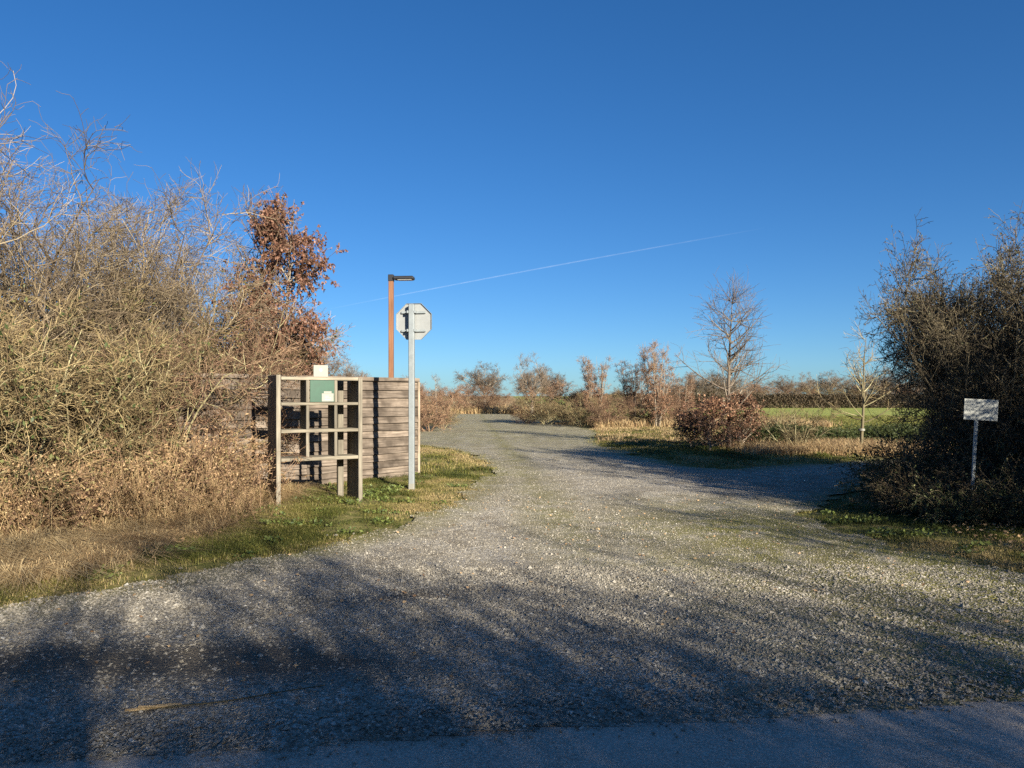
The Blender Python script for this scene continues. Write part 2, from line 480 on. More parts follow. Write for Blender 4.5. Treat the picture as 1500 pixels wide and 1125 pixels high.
def tubes(s, P, R, sides=3, lo=0.0, hi=1.0, r=rng):
    B, n, _ = P.shape
    tg = norm(np.gradient(P, axis=1))
    ref = norm(r.normal(0, 1, (B, 1, 3)))
    u = norm(np.cross(tg, np.broadcast_to(ref, tg.shape))); v = np.cross(tg, u)
    a = np.arange(sides) * 2 * math.pi / sides
    V = P[:, :, None] + R[:, :, None, None] * (np.cos(a)[None, None, :, None] * u[:, :, None] + np.sin(a)[None, None, :, None] * v[:, :, None])
    base = (np.arange(B) * n * sides)[:, None, None]
    k = np.arange(n - 1)[None, :, None] * sides; j = np.arange(sides)[None, None, :]; j2 = (j + 1) % sides
    q = np.stack([base + k + j, base + k + j2, base + k + sides + j2, base + k + sides + j], -1).reshape(-1, 4)
    tint = np.repeat(r.uniform(lo, hi, B), (n - 1) * sides)
    s.add(V.reshape(-1, 3), q, None, tint)


def leaves(s, p, d, size, asp=.5, fold=.25, lo=0.0, hi=1.0, r=rng):
    N = len(p); d = norm(d); q = norm(np.cross(d, r.normal(0, 1, (N, 3)))); w = np.cross(d, q)
    L = (size * r.uniform(.6, 1.3, N))[:, None]
    V = np.stack([p, p + d * L * .5 + q * L * asp * .5 + w * L * fold * .4, p + d * L + w * L * fold * .3, p + d * L * .5 - q * L * asp * .5 + w * L * fold * .4], 1)
    i = np.arange(N)[:, None] * 4
    s.add(V.reshape(-1, 3), None, np.concatenate([i + np.array([0, 1, 2]), i + np.array([0, 2, 3])]), np.tile(r.uniform(lo, hi, N), 2))


def leaf_on(s, P, per, size, tr=(.2, 1), droop=-.3, keep=None, **k):
    idx = np.repeat(np.arange(len(P)), per); t = rng.uniform(tr[0], tr[1], len(idx))
    p, d, _ = sample(P, idx, t)
    if keep is not None:
        m_ = keep(p); p, d = p[m_], d[m_]
    dd = norm(d * .5 + rng.normal(0, .7, d.shape) + np.array([0, 0, droop]))
    leaves(s, p, dd, size, **k)


TOPS, KEY = {}, []
def name_key(n): KEY.append(n + str(len(KEY))); return KEY[-1]


def finish(name, parts):
    """parts: list of (part name, Soup, material) -> a thing that has not been placed yet"""
    zz = np.concatenate([np.concatenate(s_.V)[:, 2] for _, s_, _ in parts if s_.n])
    TOPS[name_key(name)] = float(np.quantile(zz, .9985))
    return KEY[-1], name, [(pn, s_.mesh(pn, mt, smooth=True), ) for pn, s_, mt in parts if s_.n]


def place(kind, x, y, scale, rz, label, cat, group=None, z=None, sx=1.0, mats=None):
    _, name, parts = kind
    o = empty(name, (x, y, (hz(x, y) if z is None else z) - .03), rz, (scale * sx, scale * sx, scale))
    for pn, me in parts:
        c = bpy.data.objects.new(pn, me); C.objects.link(c); c.parent = o
    tag(o, label, cat, group)
    return o


def thorn(hgt, stems, l1, l2, l3, spread, mats=('bark', 'twig'), ivy=0, leafy=0, arch=-.25, leafmat='bramble', name="thorn_shrub", tw=.0036, upbias=1.0, wig=.22, rb=.015):
    B = stems
    az = np.arange(B) * 2 * math.pi / B + rng.uniform(-.5, .5, B)
    st = np.stack([np.cos(az) * .18, np.sin(az) * .18, np.zeros(B)], -1) * rng.uniform(.3, 1.3, (B, 1))
    d = np.stack([np.cos(az) * spread, np.sin(az) * spread, np.full(B, upbias)], -1) * 1.0 + rng.normal(0, .12, (B, 3))
    P0 = polyline(st, d, hgt * rng.uniform(.75, 1.12, B), 9, .13, (0, 0, .15)); R0 = taper(B, 9, .0085 * hgt * rng.uniform(.7, 1.2, B), .005)
    P1, R1 = grow(P0, R0, l1, (.12, .97), hgt * .42, 48, 7, wig, (0, 0, arch), rb, .0035, .55)
    P2, R2 = grow(P1, R1, l2, (.1, 1), hgt * .19, 48, 5, wig + .04, (0, 0, .05), .007, tw * .8, .4)
    P3, R3 = grow(P2, R2, l3, (.1, 1), hgt * .075, 52, 4, .28, (0, 0, .1), tw, tw * .6, .3)
    a, b_ = Soup(), Soup()
    tubes(a, P0, R0, 6); tubes(a, P1, R1, 4)
    tubes(b_, P2, R2, 3); tubes(b_, P3, R3, 3)
    parts = [("trunk", a, M[mats[0]]), ("crown", b_, M[mats[1]])]
    if ivy or leafy:
        c = Soup()
        if leafy: leaf_on(c, P3, leafy, .035)
        if ivy: leaf_on(c, P2, ivy, .06, lo=.0, hi=1)
        parts.append(("leaves", c, M[leafmat]))
    return finish(name, parts)


GT = ('graytwig', 'graytwig')
tall = [thorn(5.2, 4, 14, 9, 5, .30, tw=.0042, arch=.05, wig=.2, mats=GT), thorn(5.2, 4, 14, 9, 5, .24, tw=.0042, arch=.1, wig=.2, mats=GT), thorn(5.2, 5, 12, 9, 5, .36, tw=.0042, arch=-.05, wig=.2, mats=GT)]
dense = [thorn(3.0, 11, 13, 9, 5, .62, tw=.004, rb=.022, ivy=1, leafmat='ivy'), thorn(3.0, 12, 12, 9, 5, .75, mats=('bark', 'redtwig'), tw=.004, leafy=1)]
dense.append(thorn(3.0, 11, 13, 9, 5, .68, tw=.004, ivy=2, leafmat='ivy'))
dark = [thorn(3.6, 10, 14, 10, 5, .62, mats=('darktwig', 'darktwig'), leafy=2, arch=-.5, tw=.004),
        thorn(3.6, 12, 13, 10, 5, .75, mats=('darktwig', 'darktwig'), leafy=2, arch=-.6, tw=.004)]
ivytree = thorn(5.0, 8, 13, 10, 4, .55, mats=('darktwig', 'darktwig'), ivy=5, leafmat='ivy', tw=.005, name="roadside_tree")


def bramble(h, canes, mats=('redtwig', 'bramble'), leafn=7, name="bramble_bush", lsize=.05):
    az = rng.uniform(0, 2 * math.pi, canes)
    st = np.stack([np.cos(az), np.sin(az), np.zeros(canes)], -1) * rng.uniform(0, .45, (canes, 1)) * h
    d = np.stack([np.cos(az), np.sin(az), rng.uniform(.9, 2.6, canes)], -1) + rng.normal(0, .3, (canes, 3))
    P0 = polyline(st, d, h * rng.uniform(.7, 1.35, canes), 9, .1, (0, 0, -1.25)); P0[:, :, 2] = np.maximum(P0[:, :, 2], .02)
    R0 = taper(canes, 9, .0065, .003)
    P1, R1 = grow(P0, R0, 6, (.15, .95), h * .35, 50, 4, .15, (0, 0, -.1), .004, .0022)
    a, c = Soup(), Soup(); tubes(a, P0, R0, 4); tubes(a, P1, R1, 3)
    leaf_on(c, P1, leafn, lsize)
    return finish(name, [("canes", a, M[mats[0]]), ("leaves", c, M[mats[1]])])


M['dryleaf'] = plant_mat('dry_bramble_leaf', [(0, (.08, .045, .03)), (.45, (.24, .15, .08)), (.8, (.36, .25, .14)), (1, (.13, .145, .05))], .6, .2)
bram = [bramble(1.2, 90, ('redtwig', 'dryleaf')), bramble(1.2, 90, ('straw', 'dryleaf'), leafn=5)]
bramdark = [bramble(1.2, 110, ('darktwig', 'bramble'), 10), bramble(1.2, 100, ('darktwig', 'ivy'), 7)]


def weeds(h, n_, mats='straw', name="dead_weeds"):
    st = np.zeros((n_, 3)); st[:, :2] = rng.normal(0, .33, (n_, 2))
    d = np.stack([rng.normal(0, .28, n_), rng.normal(0, .28, n_), np.ones(n_)], -1)
    P0 = polyline(st, d, h * rng.uniform(.4, 1.15, n_), 6, .1, (0, 0, -.25)); R0 = taper(n_, 6, .0042, .002)
    P1, R1 = grow(P0, R0, 4, (.3, .98), h * .28, 38, 4, .15, (0, 0, .1), .0026, .0016)
    a, c = Soup(), Soup(); tubes(a, P0, R0, 3); tubes(a, P1, R1, 3); leaf_on(c, P1, 2, .035)
    return finish(name, [("stems", a, M[mats]), ("leaves", c, M['litter'])])


weed = [weeds(1.0, 150), weeds(1.0, 130, 'redtwig')]

# ---- left thicket: every shrub stands by itself
LT = "shrubs of the tall bare thicket on the left"
spots = [  # px, distance, height, kind, label
    (-5, 9.5, 5.35, 0, "tallest lichen-grey hawthorn, cut by the left edge of the picture"),
    (-120, 10.6, 6.0, 1, None), (60, 10.2, 5.0, 0, "spreading grey hawthorn second from the left edge of the thicket"),
    (118, 11.2, 4.9, 2, "upright hawthorn with pale twigs in the middle of the left thicket"),
    (185, 12.2, 5.35, 1, "tall hawthorn with long stray shoots against the sky, left of the copper beech"),
    (235, 13.0, 5.2, 1, "leaning hawthorn whose side shoots point towards the copper beech"),
    (300, 16.2, 4.9, 1, "thin bare hawthorn just left of the copper beech"),
    (255, 14.0, 4.9, 0, None), (230, 12.6, 4.6, 2, None), (25, 10.6, 5.5, 1, None), (140, 12.6, 5.2, 0, None), (150, 14.2, 5.2, 2, None), (225, 15.0, 5.2, 0, None), (-60, 13.5, 6.2, 2, None), (90, 12.2, 5.2, 0, None)]
for i, (px, Y, h_, k, lab) in enumerate(spots):
    place(tall[k], (px - 750) * Y / F, Y, h_ / TOPS[tall[k][0]], i * 1.7, lab or "bare grey hawthorn tangled into the back of the left thicket", "shrub", LT)
low = [(-60, 8.9, 2.9, 0), (20, 9.0, 2.7, 2), (95, 9.6, 2.6, 0), (165, 10.3, 2.5, 0), (212, 11.2, 2.8, 1), (255, 12.2, 2.8, 1), (298, 13.4, 3.2, 1), (50, 10.8, 3.0, 0), (140, 11.6, 3.0, 2), (205, 12.4, 2.9, 0),
       (255, 14.0, 3.6, 2), (300, 15.2, 3.7, 1), (345, 15.0, 3.2, 1), (-10, 11.6, 3.4, 2), (380, 17.5, 2.7, 1), (180, 13.8, 3.3, 1), (80, 14.0, 3.4, 1), (425, 18.0, 2.4, 1), (330, 16.6, 3.2, 0)]
for i, (px, Y, h_, k) in enumerate(low):
    lab = {0: "dense golden-olive thorn bush tangled into the lower left thicket", 1: "dense red-brown twiggy bush behind the left end of the plank fence",
           2: "thorn bush with dark green ivy leaves inside the left thicket"}[k]
    place(dense[k], (px - 750) * Y / F, Y, h_ / TOPS[dense[k][0]], i * 2.3, lab, "bush", "dense bushes filling the left thicket")
for i, (px, Y, h_, k) in enumerate([(268, 10.4, 1.2, 0), (268, 10.5, 1.0, 1), (225, 9.9, 1.1, 1), (180, 9.4, 1.1, 0), (130, 9.0, 1.0, 1), (75, 8.7, 1.0, 0), (20, 8.4, 1.0, 1), (-40, 8.3, 1.1, 0), (255, 11.0, 1.3, 1)]):
    place(bram[k], (px - 750) * Y / F, Y, h_ / 1.2, i * 1.1, "brown arching bramble at the foot of the left thicket", "bramble", "brambles along the foot of the left thicket")
for i, (px, Y, h_, k) in enumerate([(310, 10.0, .75, 1), (292, 10.2, .9, 0), (285, 9.8, 1.0, 1), (240, 9.3, .8, 0), (330, 9.9, .6, 0), (200, 9.0, .8, 0), (140, 8.7, .8, 0), (80, 8.4, .8, 1), (10, 8.1, .8, 0), (285, 10.8, 1.1, 1), (350, 10.0, .35, 0), (260, 9.0, .5, 0), (310, 9.5, .5, 0)]):
    place(weed[k], (px - 750) * Y / F, Y, h_, i * .9, "clump of dead straw-coloured weed stems in front of the left brambles", "dead weeds", "dead weed clumps left of the wooden rack")


# ---- copper beech
def beech(h, rlim, per, mats=('graybark', 'redtwig', 'copper'), name="copper_beech", lsize=.085, skirt=None, l1=46, leafper=4, fall=.72, ba=55, bt=.35):
    P0 = polyline(np.zeros((1, 3)), np.array([[0.02, 0, 1.0]]), np.array([h]), 14, .03, (0, 0, .1)); R0 = taper(1, 14, .013 * h, .006)
    P1, R1 = grow(P0, R0, l1, (.1, .93), rlim, ba, 7, .1, (0, 0, bt), .022, .005, fall)
    P2, R2 = grow(P1, R1, 9, (.2, 1), rlim * .36, 42, 5, .14, (0, 0, .1), .008, .0035, .3)
    P3, R3 = grow(P2, R2, 5, (.15, 1), rlim * .16, 45, 4, .15, (0, 0, 0), .004, .0025, .3)
    a, b_, c = Soup(), Soup(), Soup()
    tubes(a, P0, R0, 8); tubes(a, P1, R1, 5); tubes(b_, P2, R2, 3); tubes(b_, P3, R3, 3)
    leaf_on(c, P3, leafper, lsize, droop=-.55, asp=.6, keep=skirt)
    return finish(name, [("trunk", a, M[mats[0]]), ("crown", b_, M[mats[1]]), ("leaves", c, M[mats[2]])])


cb = beech(5.4, 2.5, 9, leafper=13, fall=1.0, l1=54, lsize=.066, ba=62, bt=.12, skirt=lambda p: vnoise(p[:, 0] * 2.4 + p[:, 1] * 1.7, p[:, 2] * 3.2 + p[:, 1], 15) > .27)
place(cb, (408 - 750) * 14.4 / F, 14.4, 5.3 / TOPS[cb[0]], .6, "young beech holding its copper-brown dead leaves behind the plank fence", "tree", sx=.78)


# ---- bare trees
def bare_tree(h, clear, l1, l2, l3, spread, trop, mats=('graybark', 'fartwig'), name="bare_tree", rt=.03, tw=.006, l4=0, stems=1, leafn=0, wig=.06, leafkeep=None, splay=.12, fall=.68):
    az = rng.uniform(0, 6.28, stems)
    st = np.stack([np.cos(az) * .12 * (stems > 1), np.sin(az) * .12 * (stems > 1), np.zeros(stems)], -1)
    d = np.stack([np.cos(az) * splay * (stems > 1), np.sin(az) * splay * (stems > 1), np.ones(stems)], -1)
    P0 = polyline(st, d, h * rng.uniform(.85, 1.0, stems) if stems > 1 else np.array([h]), 14, wig * .5, (0, 0, .1)); R0 = taper(stems, 14, rt * h * .5, .004)
    P1, R1 = grow(P0, R0, l1, (clear, .95), h * spread, 58, 8, wig, (0, 0, trop), rt * h * .22, .005, fall)
    P2, R2 = grow(P1, R1, l2, (.2, 1), h * spread * .42, 45, 5, .12, (0, 0, trop * .4), .012 * h / 6, tw, .4)
    P3, R3 = grow(P2, R2, l3, (.15, 1), h * spread * .19, 45, 4, .14, (0, 0, .05), tw * 1.2, tw * .7, .3)
    a, b_ = Soup(), Soup(); tubes(a, P0, R0, 8); tubes(a, P1, R1, 5); tubes(b_, P2, R2, 3); tubes(b_, P3, R3, 3)
    if l4:
        P4, R4 = grow(P3, R3, l4, (.1, 1), h * spread * .1, 45, 3, .15, (0, 0, 0), tw, tw * .7); tubes(b_, P4, R4, 3)
    parts = [("trunk", a, M[mats[0]]), ("crown", b_, M[mats[1]])]
    if leafn:
        c = Soup(); leaf_on(c, P3, leafn, .06, keep=leafkeep); parts.append(("leaves", c, M['brownleaf']))
    return finish(name, parts)


def round_oak(h, name="bare_oak", tw=.009):
    P0 = polyline(np.zeros((1, 3)), np.array([[.03, 0, 1]]), np.array([h * .42]), 7, .06, (0, 0, 0)); R0 = taper(1, 7, h * .03, h * .018)
    P1, R1 = grow(P0, R0, 13, (.55, 1), h * .52, 42, 8, .16, (0, 0, .25), h * .013, .02, .1)
    P2, R2 = grow(P1, R1, 10, (.2, 1), h * .25, 45, 6, .18, (0, 0, .15), h * .006, .013, .35)
    P3, R3 = grow(P2, R2, 8, (.2, 1), h * .11, 45, 4, .2, (0, 0, .1), .016, tw, .3)
    P4, R4 = grow(P3, R3, 7, (.15, 1), h * .065, 45, 3, .2, (0, 0, .05), tw, tw * .7, .2)
    a, b_ = Soup(), Soup(); tubes(a, P0, R0, 8); tubes(a, P1, R1, 5); tubes(a, P2, R2, 4); tubes(b_, P3, R3, 3); tubes(b_, P4, R4, 3)
    return finish(name, [("trunk", a, M['graybark']), ("crown", b_, M['fartwig'])])


def put(kind, px, Y, ytop, base_h, label, cat, rz=0.0, group=None, sx=1.0):
    h = EYE + (HOR - ytop) * Y / F
    return place(kind, (px - 750) * Y / F, Y, h / TOPS[kind[0]], rz, label, cat, group, sx=sx)


# middle distance, right hand side
def reseed(k): rng.bit_generator.state = np.random.default_rng(k).bit_generator.state


reseed(5)
young = bare_tree(5.2, .2, 36, 7, 3, .50, .6, name="young_oak", tw=.0042, wig=.035, fall=.95)
put(young, 1068, 22.0, 398, 5.2, "slender bare young tree with ascending branches above a copper-leaved bush", "tree", .4)
reseed(8)
young2 = bare_tree(4.0, .2, 24, 4, 2, .52, .6, mats=('bark', 'twig'), name="young_tree", tw=.0045, wig=.035, fall=.92)
put(young2, 1262, 21.0, 468, 4.0, "small bare tree with a pale tie on its trunk, left of the dark right thicket", "tree", 2.2)
s = Soup(); X_, Y_ = (1262 - 750) * 21.0 / F, 21.0
a = np.linspace(0, 2 * math.pi, 13)[:-1]
V = np.concatenate([np.stack([np.cos(a) * r_, np.sin(a) * r_, np.full(12, z_)], -1) for r_, z_ in ((.062, 0), (.078, .01), (.078, .06), (.062, .07))])
s.add(V, [(k * 12 + i, k * 12 + (i + 1) % 12, (k + 1) * 12 + (i + 1) % 12, (k + 1) * 12 + i) for k in range(3) for i in range(12)])
tie = s.obj("tree_tie", M['white']); tie.location = (X_ + .01, Y_, .62); tag(tie, "pale band tied round the trunk of the small bare tree", "tree tie")
skirt = beech(1.9, 1.5, 5, ('graybark', 'redtwig', 'brownleaf'), "oak_bush", .08, l1=26, leafper=3, fall=.8)
put(skirt, 1040, 21.4, 580, 1.7, "low bush with dark copper-brown leaves round the foot of the slender young tree", "bush", .5, sx=1.35)
put(skirt, 1085, 21.9, 574, 1.7, "sparser copper-leaved bush on the right of the slender young tree", "bush", 2.5, sx=.9)
put(skirt, 1012, 21.8, 598, 1.7, "lowest copper-leaved bush, left of the slender young tree", "bush", 1.7, sx=1.2)
small = thorn(1.5, 9, 8, 6, 3, .6, mats=('bark', 'twig'), arch=.1, tw=.004, name="bare_shrub")
put(small, 1165, 21.0, 585, 1.5, "small pale many-stemmed bare shrub beside the gravel side track", "shrub", 0)
put(small, 1130, 25.0, 590, 1.5, "greyish bare shrub behind the small pale shrub at the field edge", "shrub", 1)
upright = bare_tree(4.2, .06, 13, 6, 4, .2, 1.2, mats=('graybark', 'redtwig'), name="upright_saplings", stems=15, leafn=2, tw=.004, rt=.010, fall=.93, leafkeep=lambda p: p[:, 2] < 2.3 + rng.normal(0, .4, len(p)), splay=.16)
MG = "saplings and bushes along the far side of the drive"
put(upright, 962, 38, 500, 4.2, "tall red-brown clump of upright saplings left of the green field", "tree", 0, MG)
put(upright, 930, 41, 530, 4.2, "lower grey-brown sapling clump left of the tall red-brown clump", "tree", 2, MG, sx=1.2)
put(upright, 872, 40, 522, 4.2, "spindly russet sapling clump right of the two old bare oaks", "tree", 1.3, MG)
put(upright, 1000, 46, 545, 4.2, "short brown sapling clump between the tall clump and the slender tree", "tree", 4, MG, sx=1.3)
redbush = thorn(2.6, 10, 11, 8, 4, .6, mats=('redtwig', 'redtwig'), arch=-.1, leafy=2, leafmat='brownleaf', tw=.007, name="russet_bush")
palebush = thorn(2.6, 10, 11, 8, 4, .6, mats=('bark', 'twig'), arch=-.1, leafy=1, leafmat='bramble', tw=.007, name="olive_bush")
for i, (px, Y, yt, k, lab) in enumerate([
    (628, 34, 560, 0, "rounded russet bush at the right end of the plank fence"), (648, 37, 580, 1, "low olive bush right of the russet bush by the fence end"),
    (800, 42, 566, 1, "olive-brown bush in front of the old oak by the drive"), (775, 44, 575, 0, "dark russet bush at the foot of the old oak by the drive"),
    (832, 43, 556, 0, "orange-brown bush right of the old oak by the drive"), (850, 39, 575, 1, "pale bushy scrub left of the spindly russet saplings"),
    (890, 37, 580, 0, "low russet scrub right of the spindly russet saplings"), (690, 68, 562, 0, "russet bush below the round bare oak"), (712, 72, 566, 0, "russet bush right of the round oak's trunk"),
    (640, 80, 572, 0, None), (730, 78, 574, 0, None), (905, 48, 570, 1, "grey bush at the left end of the green field"),
    (975, 39, 578, 0, "leafy brown bush at the foot of the tall sapling clump"), (945, 39, 585, 1, "olive scrub at the foot of the grey-brown sapling clump"), (610, 50, 560, 0, None), (585, 45, 552, 0, None)]):
    put((redbush, palebush)[k], px, Y, yt, 2.6, lab or "russet hedgerow bush far behind the gravel drive", "bush", i * 1.9, "bushes around the far end of the drive", sx=1.25)
oaks = [round_oak(9.0), round_oak(9.0)]
put(oaks[0], 710, 84, 529, 9.0, "round-headed bare oak left of centre on the horizon", "tree", 0, sx=1.15)
put(oaks[1], 779, 62, 517, 9.0, "tallest bare oak on the horizon at the end of the drive", "tree", 1.0, sx=.9)
put(oaks[0], 806, 66, 534, 9.0, "smaller bare oak leaning right of the tallest oak", "tree", 2.0, sx=.8)
put(oaks[1], 1060, 75, 528, 9.0, "bare oak behind the slender young tree", "tree", 3.0, sx=1.3)
for i, (px, Y, yt) in enumerate([(1150, 150, 548), (1185, 170, 545), (1215, 160, 543), (1245, 140, 550), (1290, 130, 538), (1330, 140, 545), (1020, 120, 545), (1108, 160, 552), (1370, 150, 540), (1410, 140, 545), (985, 140, 556), (905, 180, 566), (850, 190, 568), (665, 180, 570), (640, 160, 566), (500, 40, 520), (520, 48, 530), (472, 36, 512)]):
    far = i < 15
    put(oaks[i % 2], px, Y, yt, 9.0, "distant bare tree in the hazy tree line beyond the clipped hedge" if far else {15: "low bare twiggy tree behind the fence, nearer the lamp post", 16: "bare twiggy tree behind the fence, just left of the lamp post", 17: "bare twiggy tree rising behind the card on the rack"}[i], "tree", i * 1.3, "distant tree line" if far else "bare trees behind the fence", sx=1.25 if far else .8)
sap = bare_tree(4.6, .3, 14, 5, 3, .28, .6, name="bare_sapling", tw=.005)
put(sap, 362, 14.8, 268, 4.6, "thin bare sapling rising just left of the copper beech", "tree", .3)
put(sap, 640, 44, 545, 4.6, "thin bare sapling behind the russet bush at the fence end", "tree", 1.3)

for i in range(16):
    put((redbush, palebush)[i % 2], 985 + i * 29 + float(rng.uniform(-8, 8)), 128 + float(rng.uniform(0, 30)), 563 + float(rng.uniform(-5, 7)), 2.6, "distant brown bush in the hedgerow beyond the clipped hedge", "bush", i * 1.1, "distant hedgerow bushes", sx=1.9)
# clipped hedge far across the field
s = Soup(); N = 60000
hx0, hx1, hy = 8.0, 66.0, 101.0
p = np.stack([rng.uniform(hx0, hx1, N), hy + rng.uniform(-.75, .75, N), rng.beta(1.2, 1, N) * 1.85], -1)
p[:, 2] *= .93 + .1 * vnoise(p[:, 0] * .8, p[:, 0] * 0, 3)
leaves(s, p, rng.normal(0, 1, (N, 3)), .22, .6)
hd = empty("clipped_hedge", (0, 0, 0)); s.obj("foliage", M['hedge'], hd)
stp = polyline(np.stack([rng.uniform(hx0, hx1, 260), np.full(260, hy), np.zeros(260)], -1), np.tile([0, 0, 1.0], (260, 1)), np.full(260, 1.6), 5, .12, (0, 0, 0))
s = Soup(); tubes(s, stp, taper(260, 5, .04, .015), 4); s.obj("stems", M['darktwig'], hd)
tag(hd, "long dark brown clipped hedge along the far side of the green field", "hedge")
M['hedge2'] = M['brownleaf']
# utility pole
s = Soup(); Yp = 95.0
P = np.array([[[0, 0, -.1], [0, 0, 2.5], [0, 0, 5.3]]]); tubes(s, P, np.array([[.12, .11, .09]]), 8)
box(s, (-.5, -.05, 4.95), (.5, .05, 5.05)); 
for q in (-.42, 0, .42): box(s, (q - .03, -.03, 5.05), (q + .03, .03, 5.2))
po = s.obj("utility_pole", M['polewood'], smooth=True); po.location = ((882 - 750) * Yp / F, Yp, 0); tag(po, "thin dark utility pole on the horizon right of the old oaks", "pole")

# ---- right thicket
RT = "shrubs of the dark thicket on the right"
for i, (x, y, h_, k, lab) in enumerate([
    (7.1, 11.0, 3.8, 1, "dark thorn bush arching over the white sign"), (7.75, 11.5, 4.3, 0, "dark tallest thorn bush right of the white sign"), (8.7, 12.0, 4.3, 0, "dark thorn bush cut by the right edge of the picture"),
    (8.3, 13.0, 3.9, 1, None), (9.4, 13.6, 4.2, 0, None), (9.8, 12.0, 4.3, 1, None), (8.9, 10.4, 3.9, 0, None), (7.2, 10.4, 2.7, 1, None), (7.9, 12.2, 3.3, 1, None), (10.4, 10.8, 4.0, 1, None)]):
    place(dark[k], x, y, h_ / TOPS[dark[k][0]], i * 1.3, lab or "dark tangled thorn bush packed inside the right thicket", "bush", RT, sx=.72)
for i, (x, y, h_, k) in enumerate([(5.95, 9.1, .75, 0), (5.45, 9.25, .66, 1), (5.2, 9.9, .6, 0), (5.7, 8.95, .5, 1), (6.35, 9.0, .8, 1), (5.6, 10.3, .75, 0), (5.75, 11.0, .9, 1), (6.25, 10.7, .95, 0), (6.1, 11.4, .9, 1), (6.9, 9.0, .8, 0), (6.5, 10.2, .9, 0), (7.0, 9.8, 1.0, 1), (7.7, 9.6, 1.0, 0), (6.6, 11.2, 1.1, 1), (6.9, 10.5, 1.2, 0), (7.5, 10.2, 1.2, 1), (8.4, 9.6, 1.1, 0), (6.5, 12.2, .8, 0), (7.0, 12.8, 1.0, 1)]):
    place(bramdark[k], x, y, h_ / 1.2, i * 1.9, "dark low bramble at the foot of the right thicket", "bramble", "brambles at the foot of the right thicket", sx=.9)
# out of frame on the right, and across the road behind the viewer: what throws the long shadows
for i, (x, y, h_) in enumerate([(8.0, 7.5, 3.0), (9.1, 7.7, 3.7), (10.4, 7.0, 3.9), (11.6, 8.4, 3.6), (9.4, 6.6, 2.6), (7.8, 5.7, 2.1), (9.0, 4.9, 2.6)]):
    place(dark[i % 2], x, y, h_ / TOPS[dark[i % 2][0]], i * 2.0, "thorn bush of the roadside hedge just right of the view", "bush", "roadside hedge right of the view")
for i, (x, y, h_) in enumerate([(x_, y_, 3.75 + .17 * x_ + dh) for x_, y_, dh in [(-4.5, -6.6, 0), (-2.2, -7.2, .4), (-.2, -6.8, 0), (1.2, -6.6, .2), (2.4, -7.4, .5), (3.6, -6.4, .15), (4.8, -6.9, .45), (6.2, -6.5, .1), (7.4, -7.2, .5), (8.7, -6.8, .25), (-3.4, -8.4, .6), (.8, -8.6, .8), (5.4, -8.8, 1.0), (8.0, -8.6, .9), (3.0, -8.4, .7), (7.0, -6.1, -.05), (8.3, -6.0, -.2), (9.2, -7.4, .15), (5.5, -7.6, .3), (4.2, -6.0, -.2)]]):
    place(ivytree, x, y, h_ / TOPS[ivytree[0]], i * 1.7, "ivy-clad roadside tree across the road, its shade lying on the gravel", "tree", "roadside trees across the road")
for i, (x, y, h_) in enumerate([(10.2, -6.4, 5.2), (12.4, -6.0, 4.6), (14.6, -5.0, 4.2), (-1.5, -7.0, 5.2), (3.2, -7.4, 5.6), (6.8, -7.0, 6.4), (11.6, 1.5, 5.6), (13.6, 3.2, 6.0), (9.8, -.6, 4.6), (15.5, 1.0, 6.0)]):
    place(tall[i % 3], x, y, h_ / 5.2, i * 1.7, "bare roadside thorn tree outside the view, its streaky shade on the gravel", "tree", "bare roadside trees outside the view")


for i in range(8):
    x = -4.2 + i * 1.8
    place(dense[1], x, -5.4 - .3 * (i % 3), (3.2 + .9 * float(vnoise(i * 1.7, .5, 13)) + .07 * i) / TOPS[dense[1][0]], i * 1.9, "bare hedge bush across the road, behind the viewer", "bush", "roadside hedge across the road")

# ------------------------------------------------------------------ plank fence
FA, FB = np.array([-4.95, 11.05]), np.array([-1.86, 14.65])
fd = FB - FA; FL = float(np.linalg.norm(fd)); frz = math.atan2(fd[1], fd[0])
fence = empty("plank_fence", (FA[0], FA[1], 0), frz); tag(fence, "weathered horizontal plank fence screen behind the wooden rack", "fence")
s = Soup(); z = .04; k = 0
edges = []
while z < 1.86:
    hgt_ = float(rng.uniform(.105, .18)); hgt_ = 1.866 - z if 1.866 - z - hgt_ < .08 else hgt_
    for a0, a1 in ((0, FL * .47), (FL * .47 + .004, FL)):
        t_ = float(rng.uniform(0, 1)); dz = rng.uniform(-.004, .004, 2)
        V = np.array([[a0, -.012, z + dz[0]], [a1, -.012, z + dz[1]], [a1, .012, z + dz[1]], [a0, .012, z + dz[0]],
                      [a0, .000, z + hgt_ + dz[0] + .012], [a1, .000, z + hgt_ + dz[1] + .012], [a1, .014, z + hgt_ + dz[1] + .012], [a0, .014, z + hgt_ + dz[0] + .012]])
        V[:4, 1] -= .036
        ns = 24; tt = np.linspace(0, 1, ns)
        ring = np.stack([V[[0, 3, 7, 4]] * (1 - u) + V[[1, 2, 6, 5]] * u for u in tt])
        wob = np.stack([tt * 0, (vnoise(tt * 7, tt * 0 + k * 5.1, 6) - .5) * .014, (vnoise(tt * 8, tt * 0 + k * 7.7, 7) - .5) * .016], -1)
        ring += wob[:, None]
        q = [(i * 4 + j, i * 4 + (j + 1) % 4, (i + 1) * 4 + (j + 1) % 4, (i + 1) * 4 + j) for i in range(ns - 1) for j in range(4)] + [(0, 3, 2, 1), tuple((ns - 1) * 4 + j for j in range(4))]
        s.add(ring.reshape(-1, 3), q, None, t_)
    z += hgt_; k += 1
fix_normals(s.obj("boards", M['fencewood'], fence))
s = Soup(); box(s, (-.03, -.06, 1.875), (FL + .03, .06, 1.945), .6, .006); fix_normals(s.obj("cap_rail", M['fencewood'], fence))
